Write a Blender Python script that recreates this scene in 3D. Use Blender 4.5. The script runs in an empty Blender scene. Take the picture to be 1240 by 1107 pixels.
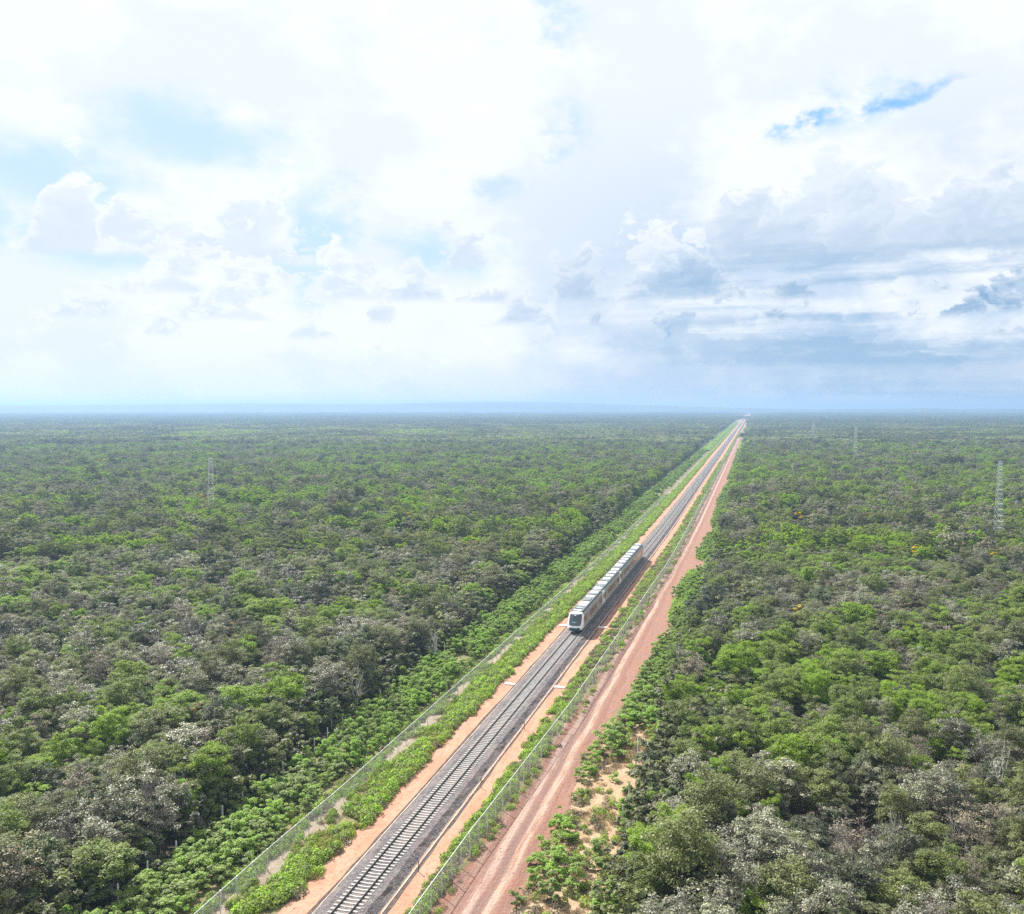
import bpy, bmesh, math, random
import numpy as np
from mathutils import Vector, Matrix

random.seed(7); RNG = np.random.default_rng(7)
SC = bpy.context.scene
COL = SC.collection
R = math.radians

# ------------------------------------------------------------------ camera, world, sun, exposure
CAM_H = 44.2
cam = bpy.data.cameras.new('camera'); cam.sensor_width = 36.0; cam.lens = 36.0*1130/1240
cam.clip_start = 0.5; cam.clip_end = 60000
cam_o = bpy.data.objects.new('camera', cam); COL.objects.link(cam_o)
cam_o.location = (0, 0, CAM_H); cam_o.rotation_euler = (R(90)-math.atan(60.7/1130), 0, 0)
SC.camera = cam_o
SC.view_settings.view_transform = 'Standard'; SC.view_settings.look = 'None'
SC.view_settings.gamma = 1.0; SC.view_settings.use_curve_mapping = False
EXPOSURE = 1.2
SC.view_settings.exposure = EXPOSURE
GAIN = 2**EXPOSURE
SC.cycles.max_bounces = 6; SC.cycles.diffuse_bounces = 3; SC.cycles.glossy_bounces = 2
SC.cycles.transmission_bounces = 3; SC.cycles.transparent_max_bounces = 12; SC.cycles.volume_bounces = 1
SC.cycles.use_denoising = False
SC.cycles.use_adaptive_sampling = True; SC.cycles.adaptive_threshold = 0.02
SC.cycles.sample_clamp_indirect = 4.0

SUN_AZ, SUN_EL = R(-35), R(46)       # azimuth measured from +Y towards +X
sun_dir = Vector((math.sin(SUN_AZ)*math.cos(SUN_EL), math.cos(SUN_AZ)*math.cos(SUN_EL), math.sin(SUN_EL)))
sl = bpy.data.lights.new('sun', 'SUN'); sl.energy = 5.0; sl.angle = R(0.53); sl.color = (1.0, 0.95, 0.87)
so = bpy.data.objects.new('sun', sl); COL.objects.link(so)
so.rotation_euler = (-sun_dir).to_track_quat('-Z', 'Y').to_euler(); so.location = sun_dir*300


class N:
    """small helper to write node trees as expressions"""
    def __init__(self, nt): self.nt = nt; nt.nodes.clear()
    def new(self, t, **kw):
        n = self.nt.nodes.new(t)
        for k, v in kw.items(): setattr(n, k, v)
        return n
    def put(self, sock, v):
        if isinstance(v, bpy.types.NodeSocket): self.nt.links.new(v, sock)
        elif isinstance(v, (tuple, list)) and sock.type == 'RGBA' and len(v) == 3: sock.default_value = (*v, 1)
        else: sock.default_value = v
    def m(self, op, a, b=0.0, c=0.0, clamp=False):
        n = self.new('ShaderNodeMath', operation=op, use_clamp=clamp)
        for i, v in enumerate((a, b, c)): self.put(n.inputs[i], v)
        return n.outputs[0]
    def add(self, a, b): return self.m('ADD', a, b)
    def sub(self, a, b): return self.m('SUBTRACT', a, b)
    def mul(self, a, b): return self.m('MULTIPLY', a, b)
    def div(self, a, b): return self.m('DIVIDE', a, b)
    def ss(self, v, lo, hi, a=0.0, b=1.0):
        n = self.new('ShaderNodeMapRange', interpolation_type='SMOOTHSTEP')
        for k, x in zip(('Value', 'From Min', 'From Max', 'To Min', 'To Max'), (v, lo, hi, a, b)): self.put(n.inputs[k], x)
        return n.outputs[0]
    def mix(self, f, a, b, blend='MIX'):
        n = self.new('ShaderNodeMix', data_type='RGBA', blend_type=blend)
        self.put(n.inputs['Factor'], f); self.put(n.inputs[6], a); self.put(n.inputs[7], b)
        return n.outputs[2]
    def noise(self, vec, scale, detail=4.0, rough=0.5, dist=0.0, lac=2.0, color=False):
        n = self.new('ShaderNodeTexNoise')
        if vec is not None: self.put(n.inputs['Vector'], vec)
        for k, v in (('Scale', scale), ('Detail', detail), ('Roughness', rough), ('Lacunarity', lac), ('Distortion', dist)):
            self.put(n.inputs[k], v)
        return n.outputs['Color' if color else 'Fac']
    def xyz(self, x, y, z=0.0):
        n = self.new('ShaderNodeCombineXYZ')
        for i, v in enumerate((x, y, z)): self.put(n.inputs[i], v)
        return n.outputs[0]
    def sep(self, v):
        n = self.new('ShaderNodeSeparateXYZ'); self.put(n.inputs[0], v); return n.outputs
    def vec(self, op, a, b=(0, 0, 0)):
        n = self.new('ShaderNodeVectorMath', operation=op); self.put(n.inputs[0], a); self.put(n.inputs[1], b)
        return n.outputs[1 if op in ('LENGTH', 'DISTANCE') else 0]
    def link(self, a, b): self.nt.links.new(a, b)


world = bpy.data.worlds.new('World'); SC.world = world; world.use_nodes = True
w = N(world.node_tree)
d = w.vec('NORMALIZE', w.new('ShaderNodeTexCoord').outputs['Generated'])
dx, dy, dz = w.sep(d)
sky = w.new('ShaderNodeTexSky', sky_type='NISHITA', sun_disc=False, sun_elevation=SUN_EL, sun_rotation=SUN_AZ,
            altitude=50, air_density=1.0, dust_density=0.3, ozone_density=1.0)
clear = w.mix(1.0, sky.outputs[0], (0.055, 0.070, 0.090), 'MULTIPLY')
el = w.m('ARCSINE', dz)
az = w.m('ARCTAN2', dx, dy)
def noise2(x, y, scale, detail, rough=0.55, dist=0.0):
    n_ = w.new('ShaderNodeTexNoise', noise_dimensions='2D'); w.put(n_.inputs['Vector'], w.xyz(x, y))
    for k_, v_ in (('Scale', scale), ('Detail', detail), ('Roughness', rough), ('Distortion', dist)): n_.inputs[k_].default_value = v_
    return n_.outputs['Fac']
def lobes(x, y, scale, detail=2.0):
    vo = w.new('ShaderNodeTexVoronoi', feature='F1', voronoi_dimensions='2D'); w.put(vo.inputs['Vector'], w.xyz(x, y))
    for k_, x_ in (('Scale', scale), ('Detail', detail), ('Roughness', 0.55), ('Lacunarity', 2.1)): vo.inputs[k_].default_value = x_
    return vo.outputs['Distance']
n_a = noise2(w.mul(az, 5.0), w.mul(el, 8.0), 1.0, 5.0, 0.58)                 # broad masses
n_b = noise2(w.mul(az, 5.0), w.mul(el, 8.0), 4.5, 4.0, 0.60)                 # wisps
ax = w.add(az, w.mul(w.sub(n_b, 0.5), 0.10))
ey = w.add(el, w.mul(w.sub(n_a, 0.5), 0.10))
puff = lobes(w.add(ax, 7.0), w.mul(w.add(el, w.mul(w.sub(n_b, 0.5), 0.04)), 1.3), 17.0)
def blob(caz, cel, sa, se, soft=0.7):
    a = w.div(w.sub(ax, R(caz)), R(sa)); b = w.div(w.sub(ey, R(cel)), R(se))
    r = w.m('SQRT', w.add(w.mul(a, a), w.mul(b, b)))
    return w.ss(r, 1.0+soft, 1.0-soft)
def maxi(*v):
    o = v[0]
    for x in v[1:]: o = w.m('MAXIMUM', o, x)
    return o
gap_deep = maxi(blob(22.4, 16.5, 2.4, 0.40), blob(17.4, 16.4, 1.6, 0.34), blob(23.0, 23.4, 4.4, 0.9))
gap_soft = maxi(blob(3.6, 15.4, 1.3, 1.6), blob(-0.7, 12.6, 1.7, 0.9), blob(3.2, 22.0, 1.7, 1.3), blob(20.0, 16.6, 3.6, 1.0))
gap_pale = maxi(blob(-26.5, 12.6, 4.2, 1.9), blob(-24.0, 9.4, 3.2, 1.9), blob(-12.0, 9.8, 1.8, 3.2), blob(-31.0, 9.4, 2.8, 1.8), blob(-19.0, 15.0, 5.0, 1.3), blob(-4.0, 9.0, 3.0, 1.1))
away = w.ss(az, R(-14), R(22))
WHITE = (1.06, 1.075, 1.08); PALE = (0.75, 0.86, 1.0); GREYB = (0.28, 0.47, 0.70)
mass = w.ss(n_a, 0.62, 0.38)
cl = w.mix(w.mul(w.m('MAXIMUM', mass, w.mul(w.ss(puff, 0.25, 0.6), 0.5)), 0.55), WHITE, PALE)
cl = w.mix(w.mul(w.mul(away, w.ss(el, R(19), R(9))), w.mul(mass, 0.62)), cl, (0.45, 0.63, 0.86))
cl = w.mix(w.mul(blob(15.5, 25.2, 3.6, 1.4, 0.8), 0.6), cl, (0.42, 0.47, 0.56))
cl = w.mix(w.mul(gap_pale, 0.95), cl, (0.62, 0.84, 0.98))
cl = w.mix(w.mul(gap_soft, w.mul(w.ss(n_b, 0.35, 0.62), 0.60)), cl, (0.55, 0.78, 0.98))
cl = w.mix(w.mul(gap_deep, w.ss(n_b, 0.34, 0.56)), cl, w.mix(1.0, clear, (GAIN,)*3, 'MULTIPLY'))
# rows of cumulus towards the horizon: bumpy lit tops, flat shaded bases
body = w.add(el, w.mul(w.sub(puff, 0.32), 0.060))
for base, hgt, freq, seed, amt in ((8.4, 6.0, 5.0, 1.0, 0.26), (6.4, 4.4, 7.0, 11.0, 0.62), (5.0, 3.2, 9.0, 23.0, 0.78), (3.9, 2.4, 12.0, 37.0, 0.62), (3.2, 1.6, 15.0, 51.0, 0.5)):
    nr_ = noise2(w.mul(az, freq), w.add(w.mul(el, 3.0), seed), 1.0, 3.0, 0.5)
    bs = w.add(R(base), w.mul(w.sub(nr_, 0.5), R(1.2)))
    top = w.add(R(base), w.mul(w.sub(nr_, 0.37), R(hgt*4.4)))
    inside = w.mul(w.ss(w.sub(top, body), 0.0, 0.022), w.ss(w.sub(el, bs), R(-0.35), R(0.25)))
    up = w.ss(w.sub(w.add(body, w.mul(w.sub(n_b, 0.5), 0.03)), bs), R(0.0), R(hgt*1.25))
    dark = w.mul(w.mul(w.sub(1.0, up), w.add(w.mul(away, amt*1.25), 0.20)), w.ss(w.sub(top, bs), R(0.6), R(3.2)))
    edge = w.ss(w.sub(top, body), 0.05, 0.0)
    row = w.mix(dark, w.mix(w.mul(w.sub(1.0, edge), 0.60), WHITE, PALE), GREYB)
    cl = w.mix(inside, cl, row)
bank = w.ss(noise2(w.add(w.mul(az, 2.6), w.mul(n_b, 0.5)), w.add(w.mul(el, 24.0), 4.0), 1.0, 4.0, 0.58), 0.43, 0.64)
bank = w.mul(w.mul(bank, w.ss(az, R(-2), R(20))), w.mul(w.ss(el, R(11.5), R(6.5)), 0.85))
cl = w.mix(bank, cl, (0.30, 0.50, 0.74))
low = w.mul(w.ss(ey, R(4.3), R(2.6)), w.add(w.mul(away, 0.50), 0.06))
cl = w.mix(low, cl, (0.38, 0.55, 0.75))
cl = w.mix(1.0, cl, (1/GAIN,)*3, 'MULTIPLY')
world.cycles.sampling_method = 'NONE'     # the sky is nearly even: scattered rays find it by themselves
# below the horizon the world is hidden by the ground
bg = w.new('ShaderNodeBackground'); w.put(bg.inputs['Color'], cl); bg.inputs['Strength'].default_value = 1.0
w.link(bg.outputs[0], w.new('ShaderNodeOutputWorld').inputs['Surface'])

# ------------------------------------------------------------------ helpers
def mesh_np(name, V, F, smooth=False):
    """V (n,3) array, F list/array of faces"""
    me = bpy.data.meshes.new(name)
    V = np.asarray(V, dtype=np.float32)
    if isinstance(F, np.ndarray) and F.ndim == 2:
        nf, kf = F.shape
        me.vertices.add(len(V)); me.vertices.foreach_set('co', V.ravel())
        me.loops.add(nf*kf); me.loops.foreach_set('vertex_index', F.ravel().astype(np.int32))
        me.polygons.add(nf); me.polygons.foreach_set('loop_start', np.arange(0, nf*kf, kf, dtype=np.int32))
        me.update(calc_edges=True); me.validate()
    else:
        me.from_pydata([tuple(map(float, v)) for v in V], [], [tuple(map(int, f)) for f in F]); me.update()
    if smooth:
        me.polygons.foreach_set('use_smooth', np.ones(len(me.polygons), dtype=bool))
    return me

def obj(name, me, mat=None, parent=None, loc=None, rz=None, scale=None, col=COL):
    o = bpy.data.objects.new(name, me); col.objects.link(o)
    if mat is not None and len(me.materials) == 0:
        for q in (mat if isinstance(mat, (list, tuple)) else [mat]): me.materials.append(q)
    if parent is not None: o.parent = parent
    if loc is not None: o.location = loc
    if rz is not None: o.rotation_euler = (0, 0, rz)
    if scale is not None: o.scale = scale
    return o

def empty(name, loc=(0, 0, 0), rz=0.0):
    o = bpy.data.objects.new(name, None); COL.objects.link(o); o.location = loc; o.rotation_euler = (0, 0, rz)
    o.empty_display_size = 0.3
    return o

def tag(o, label, cat=None, group=None, kind=None):
    if label: o['label'] = label
    if cat: o['category'] = cat
    if group: o['group'] = group
    if kind: o['kind'] = kind
    return o

class MB:
    def __init__(self): self.V = []; self.F = []
    def box(self, x0, x1, y0, y1, z0, z1):
        b = len(self.V)
        self.V += [(x0,y0,z0),(x1,y0,z0),(x1,y1,z0),(x0,y1,z0),(x0,y0,z1),(x1,y0,z1),(x1,y1,z1),(x0,y1,z1)]
        self.F += [tuple(b+i for i in f) for f in ((0,3,2,1),(4,5,6,7),(0,1,5,4),(1,2,6,5),(2,3,7,6),(3,0,4,7))]
        return self
    def tube(self, pts, radii, n=6, cap=True):
        pts = [Vector(p) for p in pts]; rings = []
        for i, p in enumerate(pts):
            t = (pts[min(i+1, len(pts)-1)]-pts[max(i-1, 0)]).normalized()
            a = t.cross(Vector((0.31, 0.87, 0.2)));  a = a if a.length > 1e-3 else t.cross(Vector((1, 0, 0)))
            a.normalize(); c = t.cross(a); r = radii[i] if not isinstance(radii, (int, float)) else radii
            b = len(self.V); rings.append(b)
            for q in range(n):
                an = 2*math.pi*q/n; self.V.append(tuple(p+(a*math.cos(an)+c*math.sin(an))*r))
        for b0, b1 in zip(rings, rings[1:]):
            for q in range(n): self.F.append((b0+q, b0+(q+1) % n, b1+(q+1) % n, b1+q))
        if cap:
            self.F.append(tuple(rings[0]+q for q in reversed(range(n)))); self.F.append(tuple(rings[-1]+q for q in range(n)))
        return self
    def mesh(self, name, smooth=False): return mesh_np(name, self.V, self.F, smooth)

def lattice_noise(seed, n=256):
    g = np.random.default_rng(seed).random((n, n))
    def f(x, y, scale):
        x = np.asarray(x, float)/scale; y = np.asarray(y, float)/scale
        xi = np.floor(x).astype(int); yi = np.floor(y).astype(int); fx = x-xi; fy = y-yi
        fx = fx*fx*(3-2*fx); fy = fy*fy*(3-2*fy)
        a = g[xi % n, yi % n]; b = g[(xi+1) % n, yi % n]; c = g[xi % n, (yi+1) % n]; e = g[(xi+1) % n, (yi+1) % n]
        return (a*(1-fx)+b*fx)*(1-fy)+(c*(1-fx)+e*fx)*fy
    return f
NZ = [lattice_noise(s) for s in (1, 2, 3, 4, 5)]

# ---- railway alignment: straight, then a slight bend to the left behind the train
A0 = np.array((-14.785, 78.03)); TH1, TH2, S_BEND = R(15.113), R(14.47), 265.0
_S = np.arange(-60, 9000, 2.0)
_t = np.clip((_S-(S_BEND-60))/120, 0, 1); _h = TH1+(TH2-TH1)*(_t*_t*(3-2*_t))
_C = np.stack([np.cumsum(np.sin(_h))*2, np.cumsum(np.cos(_h))*2], 1)
_i0 = int(np.argmin(abs(_S))); _C = _C-_C[_i0]+A0
def head(s): return np.interp(s, _S, _h)
def P(s, u):
    s = np.asarray(s, float); h = head(s)
    return np.stack([np.interp(s, _S, _C[:, 0])+u*np.cos(h), np.interp(s, _S, _C[:, 1])-u*np.sin(h)], -1)
def P3(s, u, z=0.0):
    p = P(s, u); return (float(p[0]), float(p[1]), z)
def SUinv(X, Y):
    """approximate inverse: world -> (s,u)"""
    h1 = TH1; d1 = np.array((math.sin(h1), math.cos(h1)))
    s = (X-A0[0])*d1[0]+(Y-A0[1])*d1[1]
    for _ in range(3):
        c = P(s, 0.0); h = head(np.clip(s, -60, 8990)); ex = X-c[..., 0]; ey = Y-c[..., 1]
        s = s+ex*np.sin(h)+ey*np.cos(h)
    c = P(s, 0.0); h = head(s)
    u = (X-c[..., 0])*np.cos(h)-(Y-c[..., 1])*np.sin(h)
    return s, u
def RZ(s): return math.pi/2-float(head(s))     # rotation taking local +x to the direction of travel

# ------------------------------------------------------------------ materials
def mat(name):
    m = bpy.data.materials.new(name); m.use_nodes = True
    return m, N(m.node_tree)
def finish(n, surf, disp=None):
    o = n.new('ShaderNodeOutputMaterial'); n.link(surf, o.inputs['Surface'])
def bsdf(n, color, rough=0.8, metal=0.0, spec=0.5, normal=None):
    b = n.new('ShaderNodeBsdfPrincipled')
    n.put(b.inputs['Base Color'], color); n.put(b.inputs['Roughness'], rough); n.put(b.inputs['Metallic'], metal)
    n.put(b.inputs['Specular IOR Level'], spec)
    if normal is not None: n.link(normal, b.inputs['Normal'])
    return b.outputs[0]
def bump(n, h, dist, strength=1.0):
    b = n.new('ShaderNodeBump'); n.put(b.inputs['Height'], h); b.inputs['Distance'].default_value = dist
    b.inputs['Strength'].default_value = strength
    return b.outputs[0]
def simple(name, color, rough=0.7, metal=0.0, spec=0.5, var=0.15, scale=2.0):
    m, n = mat(name); pos = n.new('ShaderNodeNewGeometry').outputs['Position']
    f = n.noise(pos, scale, 5, 0.6)
    c = n.mix(n.ss(f, 0.3, 0.7), tuple(x*(1-var) for x in color), tuple(min(1, x*(1+var)) for x in color))
    finish(n, bsdf(n, c, rough, metal, spec)); return m

def leaf_mat(name, c_dark, c_light, gloss=0.5, trans=0.30, tcol=None, spec=0.38):
    m, n = mat(name)
    pos = n.new('ShaderNodeNewGeometry').outputs['Position']
    rnd = n.new('ShaderNodeObjectInfo').outputs['Random']
    f = n.add(n.mul(n.noise(pos, 0.9, 3, 0.6), 0.75), n.mul(rnd, 0.4))
    c = n.mix(n.ss(f, 0.30, 0.78), c_dark, c_light)
    hs = n.new('ShaderNodeHueSaturation'); n.put(hs.inputs['Color'], c)
    n.put(hs.inputs['Hue'], n.add(0.485, n.mul(rnd, 0.03))); n.put(hs.inputs['Saturation'], n.add(0.80, n.mul(rnd, 0.35)))
    c = hs.outputs[0]
    p = bsdf(n, c, gloss, 0.0, spec)
    t = n.new('ShaderNodeBsdfTranslucent'); n.put(t.inputs['Color'], n.mix(1.0, c, tcol or (1.25, 1.45, 0.75), 'MULTIPLY'))
    mx = n.new('ShaderNodeMixShader'); mx.inputs[0].default_value = trans
    n.link(p, mx.inputs[1]); n.link(t.outputs[0], mx.inputs[2]); finish(n, mx.outputs[0])
    return m

M = {}
def both(key, *a, **k):
    """near leaves, and the same leaves seen as whole sprays far off, where the sheen of single leaves averages out"""
    M[key] = leaf_mat('leaf_'+key, *a, **k)
    M['far_'+key] = leaf_mat('spray_'+key, a[0], a[1], 0.85, *a[3:], **{**k, 'spec': 0.12})
both('olive', (0.088, 0.102, 0.040), (0.205, 0.220, 0.092), 0.55, 0.36)
both('grey', (0.118, 0.122, 0.082), (0.290, 0.285, 0.205), 0.42, 0.24, (1.1, 1.2, 0.8))
both('bright', (0.125, 0.175, 0.028), (0.240, 0.310, 0.055), 0.55, 0.46)
both('deep', (0.052, 0.066, 0.036), (0.122, 0.140, 0.074), 0.55, 0.30)
both('yellow', (0.34, 0.22, 0.02), (0.55, 0.38, 0.05), 0.6, 0.25, (1.1, 1.0, 0.8))
both('dryleaf', (0.15, 0.13, 0.095), (0.30, 0.255, 0.185), 0.6, 0.2, (1.1, 1.0, 0.8))
M['shrub'] = leaf_mat('leaf_shrub', (0.175, 0.255, 0.052), (0.310, 0.405, 0.105), 0.52, 0.50)
M['weed'] = leaf_mat('leaf_weed', (0.145, 0.210, 0.040), (0.290, 0.355, 0.075), 0.55, 0.48)
M['weedyel'] = leaf_mat('leaf_weed_yellow', (0.16, 0.15, 0.03), (0.36, 0.31, 0.06), 0.6, 0.30, (1.1, 1.1, 0.8))
M['straw'] = leaf_mat('leaf_straw', (0.24, 0.17, 0.09), (0.42, 0.31, 0.17), 0.7, 0.2, (1.1, 1.0, 0.8))
M['bark'] = simple('bark_grey', (0.20, 0.18, 0.16), 0.9, var=0.3, scale=3)
M['bark_pale'] = simple('bark_pale', (0.48, 0.45, 0.41), 0.85, var=0.2, scale=3)

def ground_mat():
    m, n = mat('forest_floor'); pos = n.new('ShaderNodeNewGeometry').outputs['Position']
    a = n.noise(pos, 0.05, 6, 0.6); b = n.noise(pos, 1.1, 6, 0.65); cc = n.noise(pos, 0.004, 4, 0.5)
    c = n.mix(n.ss(b, 0.3, 0.7), (0.040, 0.032, 0.024), (0.095, 0.075, 0.052))
    c = n.mix(n.ss(a, 0.42, 0.62), c, (0.050, 0.066, 0.030))
    far = n.mix(n.ss(cc, 0.35, 0.65), (0.034, 0.050, 0.028), (0.060, 0.078, 0.040))
    # beyond the built canopy the sheet is itself wooded country
    x, y, z = n.sep(pos); r = n.m('SQRT', n.add(n.mul(x, x), n.mul(y, y)))
    c = n.mix(n.ss(r, 5000, 8000), c, far)
    finish(n, bsdf(n, c, 0.95, 0, 0.2, bump(n, b, 0.12))); return m
M['floor'] = ground_mat()

def strip_mat(name, c1, c2, c3, scale=0.6, grit=14.0, bumpd=0.03, tracks=None, litter=None):
    m, n = mat(name); uv = n.new('ShaderNodeUVMap').outputs[0]
    pos = n.new('ShaderNodeNewGeometry').outputs['Position']
    u, s, _ = n.sep(uv)
    st = n.xyz(u, n.mul(s, 0.30), 0.0)
    a = n.noise(st, scale, 6, 0.6, 0.3); b = n.noise(pos, grit, 4, 0.7); g = n.noise(pos, 2.3, 5, 0.65)
    c = n.mix(n.ss(a, 0.40, 0.60), c1, c2)
    c = n.mix(n.mul(n.ss(g, 0.50, 0.66), 0.8), c, c3)
    g2 = n.noise(n.xyz(n.mul(u, 3.0), n.mul(s, 0.8), 5.0), 1.0, 5, 0.7)
    c = n.mix(n.mul(n.ss(g2, 0.52, 0.66), 0.55), c, tuple(x*0.62 for x in c1))
    c = n.mix(n.mul(n.ss(g2, 0.46, 0.32), 0.40), c, tuple(min(1, x*1.25) for x in c2))
    c = n.mix(n.mul(n.ss(b, 0.35, 0.75), 0.30), c, tuple(x*0.6 for x in c2))
    if tracks:
        wob = n.mul(n.sub(n.noise(n.xyz(0.0, n.mul(s, 0.05), 2.0), 1.0, 3, 0.5), 0.5), 1.4)
        uu = n.add(u, wob)
        for cu, wd, col, amt in tracks:
            f = n.ss(n.m('ABSOLUTE', n.sub(uu, cu)), wd, wd*0.35)
            f = n.mul(f, n.ss(n.noise(n.xyz(n.mul(u, 2.5), n.mul(s, 0.12), cu), 1.3, 5, 0.65), 0.30, 0.58))
            c = n.mix(n.mul(f, amt), c, col)
    if litter:
        v = n.new('ShaderNodeTexVoronoi'); n.put(v.inputs['Vector'], pos); v.inputs['Scale'].default_value = litter[0]
        f = n.mul(n.ss(v.outputs['Distance'], 0.30, 0.12), n.ss(g, 0.44, 0.60))
        c = n.mix(n.mul(f, litter[2]), c, litter[1])
    h = n.add(n.mul(b, 0.5), n.mul(g, 1.0))
    finish(n, bsdf(n, c, 0.95, 0, 0.2, bump(n, h, bumpd))); return m
M['sand'] = strip_mat('orange_sand', (0.355, 0.186, 0.122), (0.40, 0.235, 0.163), (0.30, 0.142, 0.088), 0.5, 18, 0.04, litter=(0.9, (0.16, 0.085, 0.055), 0.7))
M['road'] = strip_mat('red_dirt', (0.285, 0.150, 0.106), (0.250, 0.152, 0.122), (0.225, 0.095, 0.062), 0.9, 5, 0.22,
    tracks=[(8.3, 0.5, (0.35, 0.25, 0.21), 0.55), (9.9, 0.60, (0.37, 0.28, 0.24), 0.8), (11.7, 0.60, (0.41, 0.30, 0.235), 0.85), (10.8, 0.60, (0.170, 0.110, 0.100), 0.85), (12.9, 0.60, (0.195, 0.100, 0.078), 0.7), (9.1, 0.35, (0.200, 0.115, 0.095), 0.6)], litter=(1.3, (0.13, 0.07, 0.06), 0.75))
M['earth'] = strip_mat('grassy_earth', (0.12, 0.115, 0.055), (0.17, 0.155, 0.075), (0.27, 0.20, 0.12), 0.8, 10, 0.06)
M['dry'] = strip_mat('dry_earth', (0.33, 0.225, 0.140), (0.38, 0.28, 0.18), (0.22, 0.17, 0.10), 0.8, 10, 0.08, litter=(1.4, (0.15, 0.12, 0.06), 0.7))
M['pale'] = strip_mat('pale_earth', (0.27, 0.215, 0.165), (0.31, 0.26, 0.205), (0.24, 0.165, 0.11), 0.7, 10, 0.06, litter=(1.5, (0.30, 0.23, 0.15), 0.6))
M['darkgrit'] = strip_mat('dark_grit', (0.055, 0.045, 0.042), (0.09, 0.07, 0.065), (0.17, 0.11, 0.085), 3.0, 9, 0.08)

def ballast_mat():
    m, n = mat('ballast_stone'); pos = n.new('ShaderNodeNewGeometry').outputs['Position']
    v = n.new('ShaderNodeTexVoronoi'); n.put(v.inputs['Vector'], pos); v.inputs['Scale'].default_value = 8.0
    sp = n.sep(v.outputs['Color'])[0]
    g = n.noise(pos, 1.5, 5, 0.65); big = n.noise(pos, 0.25, 4, 0.6)
    c = n.mix(sp, (0.055, 0.050, 0.054), (0.235, 0.215, 0.22))
    c = n.mix(n.ss(g, 0.40, 0.70), c, (0.085, 0.072, 0.076))
    c = n.mix(n.mul(n.ss(big, 0.45, 0.65), 0.4), c, (0.26, 0.20, 0.18))
    finish(n, bsdf(n, c, 0.9, 0, 0.3, bump(n, v.outputs['Distance'], 0.12, 1.0))); return m
M['ballast'] = ballast_mat()
M['concrete'] = simple('concrete_sleeper', (0.31, 0.30, 0.285), 0.85, var=0.18, scale=1.7)
M['kerb'] = simple('kerb_concrete', (0.44, 0.35, 0.28), 0.85, var=0.25, scale=1.2)
M['slab'] = simple('slab_concrete', (0.72, 0.70, 0.67), 0.8, var=0.08)
M['rail'] = simple('rail_steel', (0.035, 0.028, 0.027), 0.6, 0.2, var=0.3)
M['postc'] = simple('post_concrete', (0.55, 0.54, 0.53), 0.85, var=0.15)
M['galv'] = simple('galvanised_steel', (0.62, 0.66, 0.64), 0.45, 0.35, var=0.12)
M['stake'] = simple('dark_stake', (0.08, 0.06, 0.05), 0.8)
def chain_mat():
    m, n = mat('chain_link')
    x, y, z = n.sep(n.new('ShaderNodeTexCoord').outputs['Object'])
    f1 = n.m('LESS_THAN', n.m('FRACT', n.mul(n.add(x, z), 12.0)), 0.15)
    f2 = n.m('LESS_THAN', n.m('FRACT', n.add(n.mul(n.sub(x, z), 12.0), 40.0)), 0.15)
    f = n.m('MAXIMUM', f1, f2)
    t = n.new('ShaderNodeBsdfTransparent'); b = bsdf(n, (0.60, 0.64, 0.65), 0.45, 0.2)
    mx = n.new('ShaderNodeMixShader'); n.put(mx.inputs[0], f); n.link(t.outputs[0], mx.inputs[1]); n.link(b, mx.inputs[2])
    finish(n, mx.outputs[0]); return m
M['chain'] = chain_mat()

# ------------------------------------------------------------------ ground, hills
def struct(o): o['kind'] = 'structure'; return o
struct(obj('ground', mesh_np('ground', [(-19000, -3000, 0), (19000, -3000, 0), (19000, 19500, 0), (-19000, 19500, 0)], [(0, 1, 2, 3)]), M['floor']))

def hills():
    V, F = [], []; na, nr = 150, 7
    for i in range(na):
        a = R(-42+84*i/(na-1)); t = a/R(42)
        x = math.degrees(a)
        h = 62+30*math.exp(-((x+1)/7.0)**2)+14*math.exp(-((x+16)/6)**2)-26*max(0, min(1, (x-9)/6))
        h += 9*(float(NZ[0](i*1.0, 3.0, 9.0))-0.5)+5*(float(NZ[1](i*1.0, 7.0, 3.0))-0.5)
        for j in range(nr):
            q = j/(nr-1); r = 6100+1100*q; prof = math.sin(math.pi*q)**0.8
            V.append((r*math.sin(a), r*math.cos(a), -0.5+h*prof*0.90))
    for i in range(na-1):
        for j in range(nr-1): b = i*nr+j; F.append((b, b+1, b+nr+1, b+nr))
    return mesh_np('hills', V, F, True)
struct(obj('hills', hills(), simple('hill_woods', (0.045, 0.062, 0.036), 0.95, var=0.35, scale=0.004)))

# ------------------------------------------------------------------ corridor strips
def strip(name, u0, u1, s0, s1, z, m, jit=0.35, seed=0, step=2.0, cross=4, ufun=None):
    ss = np.concatenate([np.arange(s0, min(s1, 700), step), np.arange(min(s1, 700), s1+1, 20.0)]) if s1 > 700 else np.arange(s0, s1+step*0.5, step)
    V, F, UV = [], [], []
    for i, s in enumerate(ss):
        f = ufun(s) if ufun else (u0, u1)
        a = f[0]+jit*2*(float(NZ[0](s, seed*17.0, 3.1))+float(NZ[1](s, seed*11.0, 9.0))-1)
        b = f[1]+jit*2*(float(NZ[2](s, seed*13.0, 3.4))+float(NZ[3](s, seed*19.0, 8.0))-1)
        for j in range(cross):
            u = a+(b-a)*j/(cross-1); p = P(s, u); V.append((p[0], p[1], z)); UV.append((u, s))
    for i in range(len(ss)-1):
        for j in range(cross-1):
            q = i*cross+j; F.append((q, q+1, q+cross+1, q+cross))
    me = mesh_np(name, V, F); lay = me.uv_layers.new(name='UVMap')
    for lp in me.loops: lay.data[lp.index].uv = UV[lp.vertex_index]
    return struct(obj(name, me, m))
S_END = 7500
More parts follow.
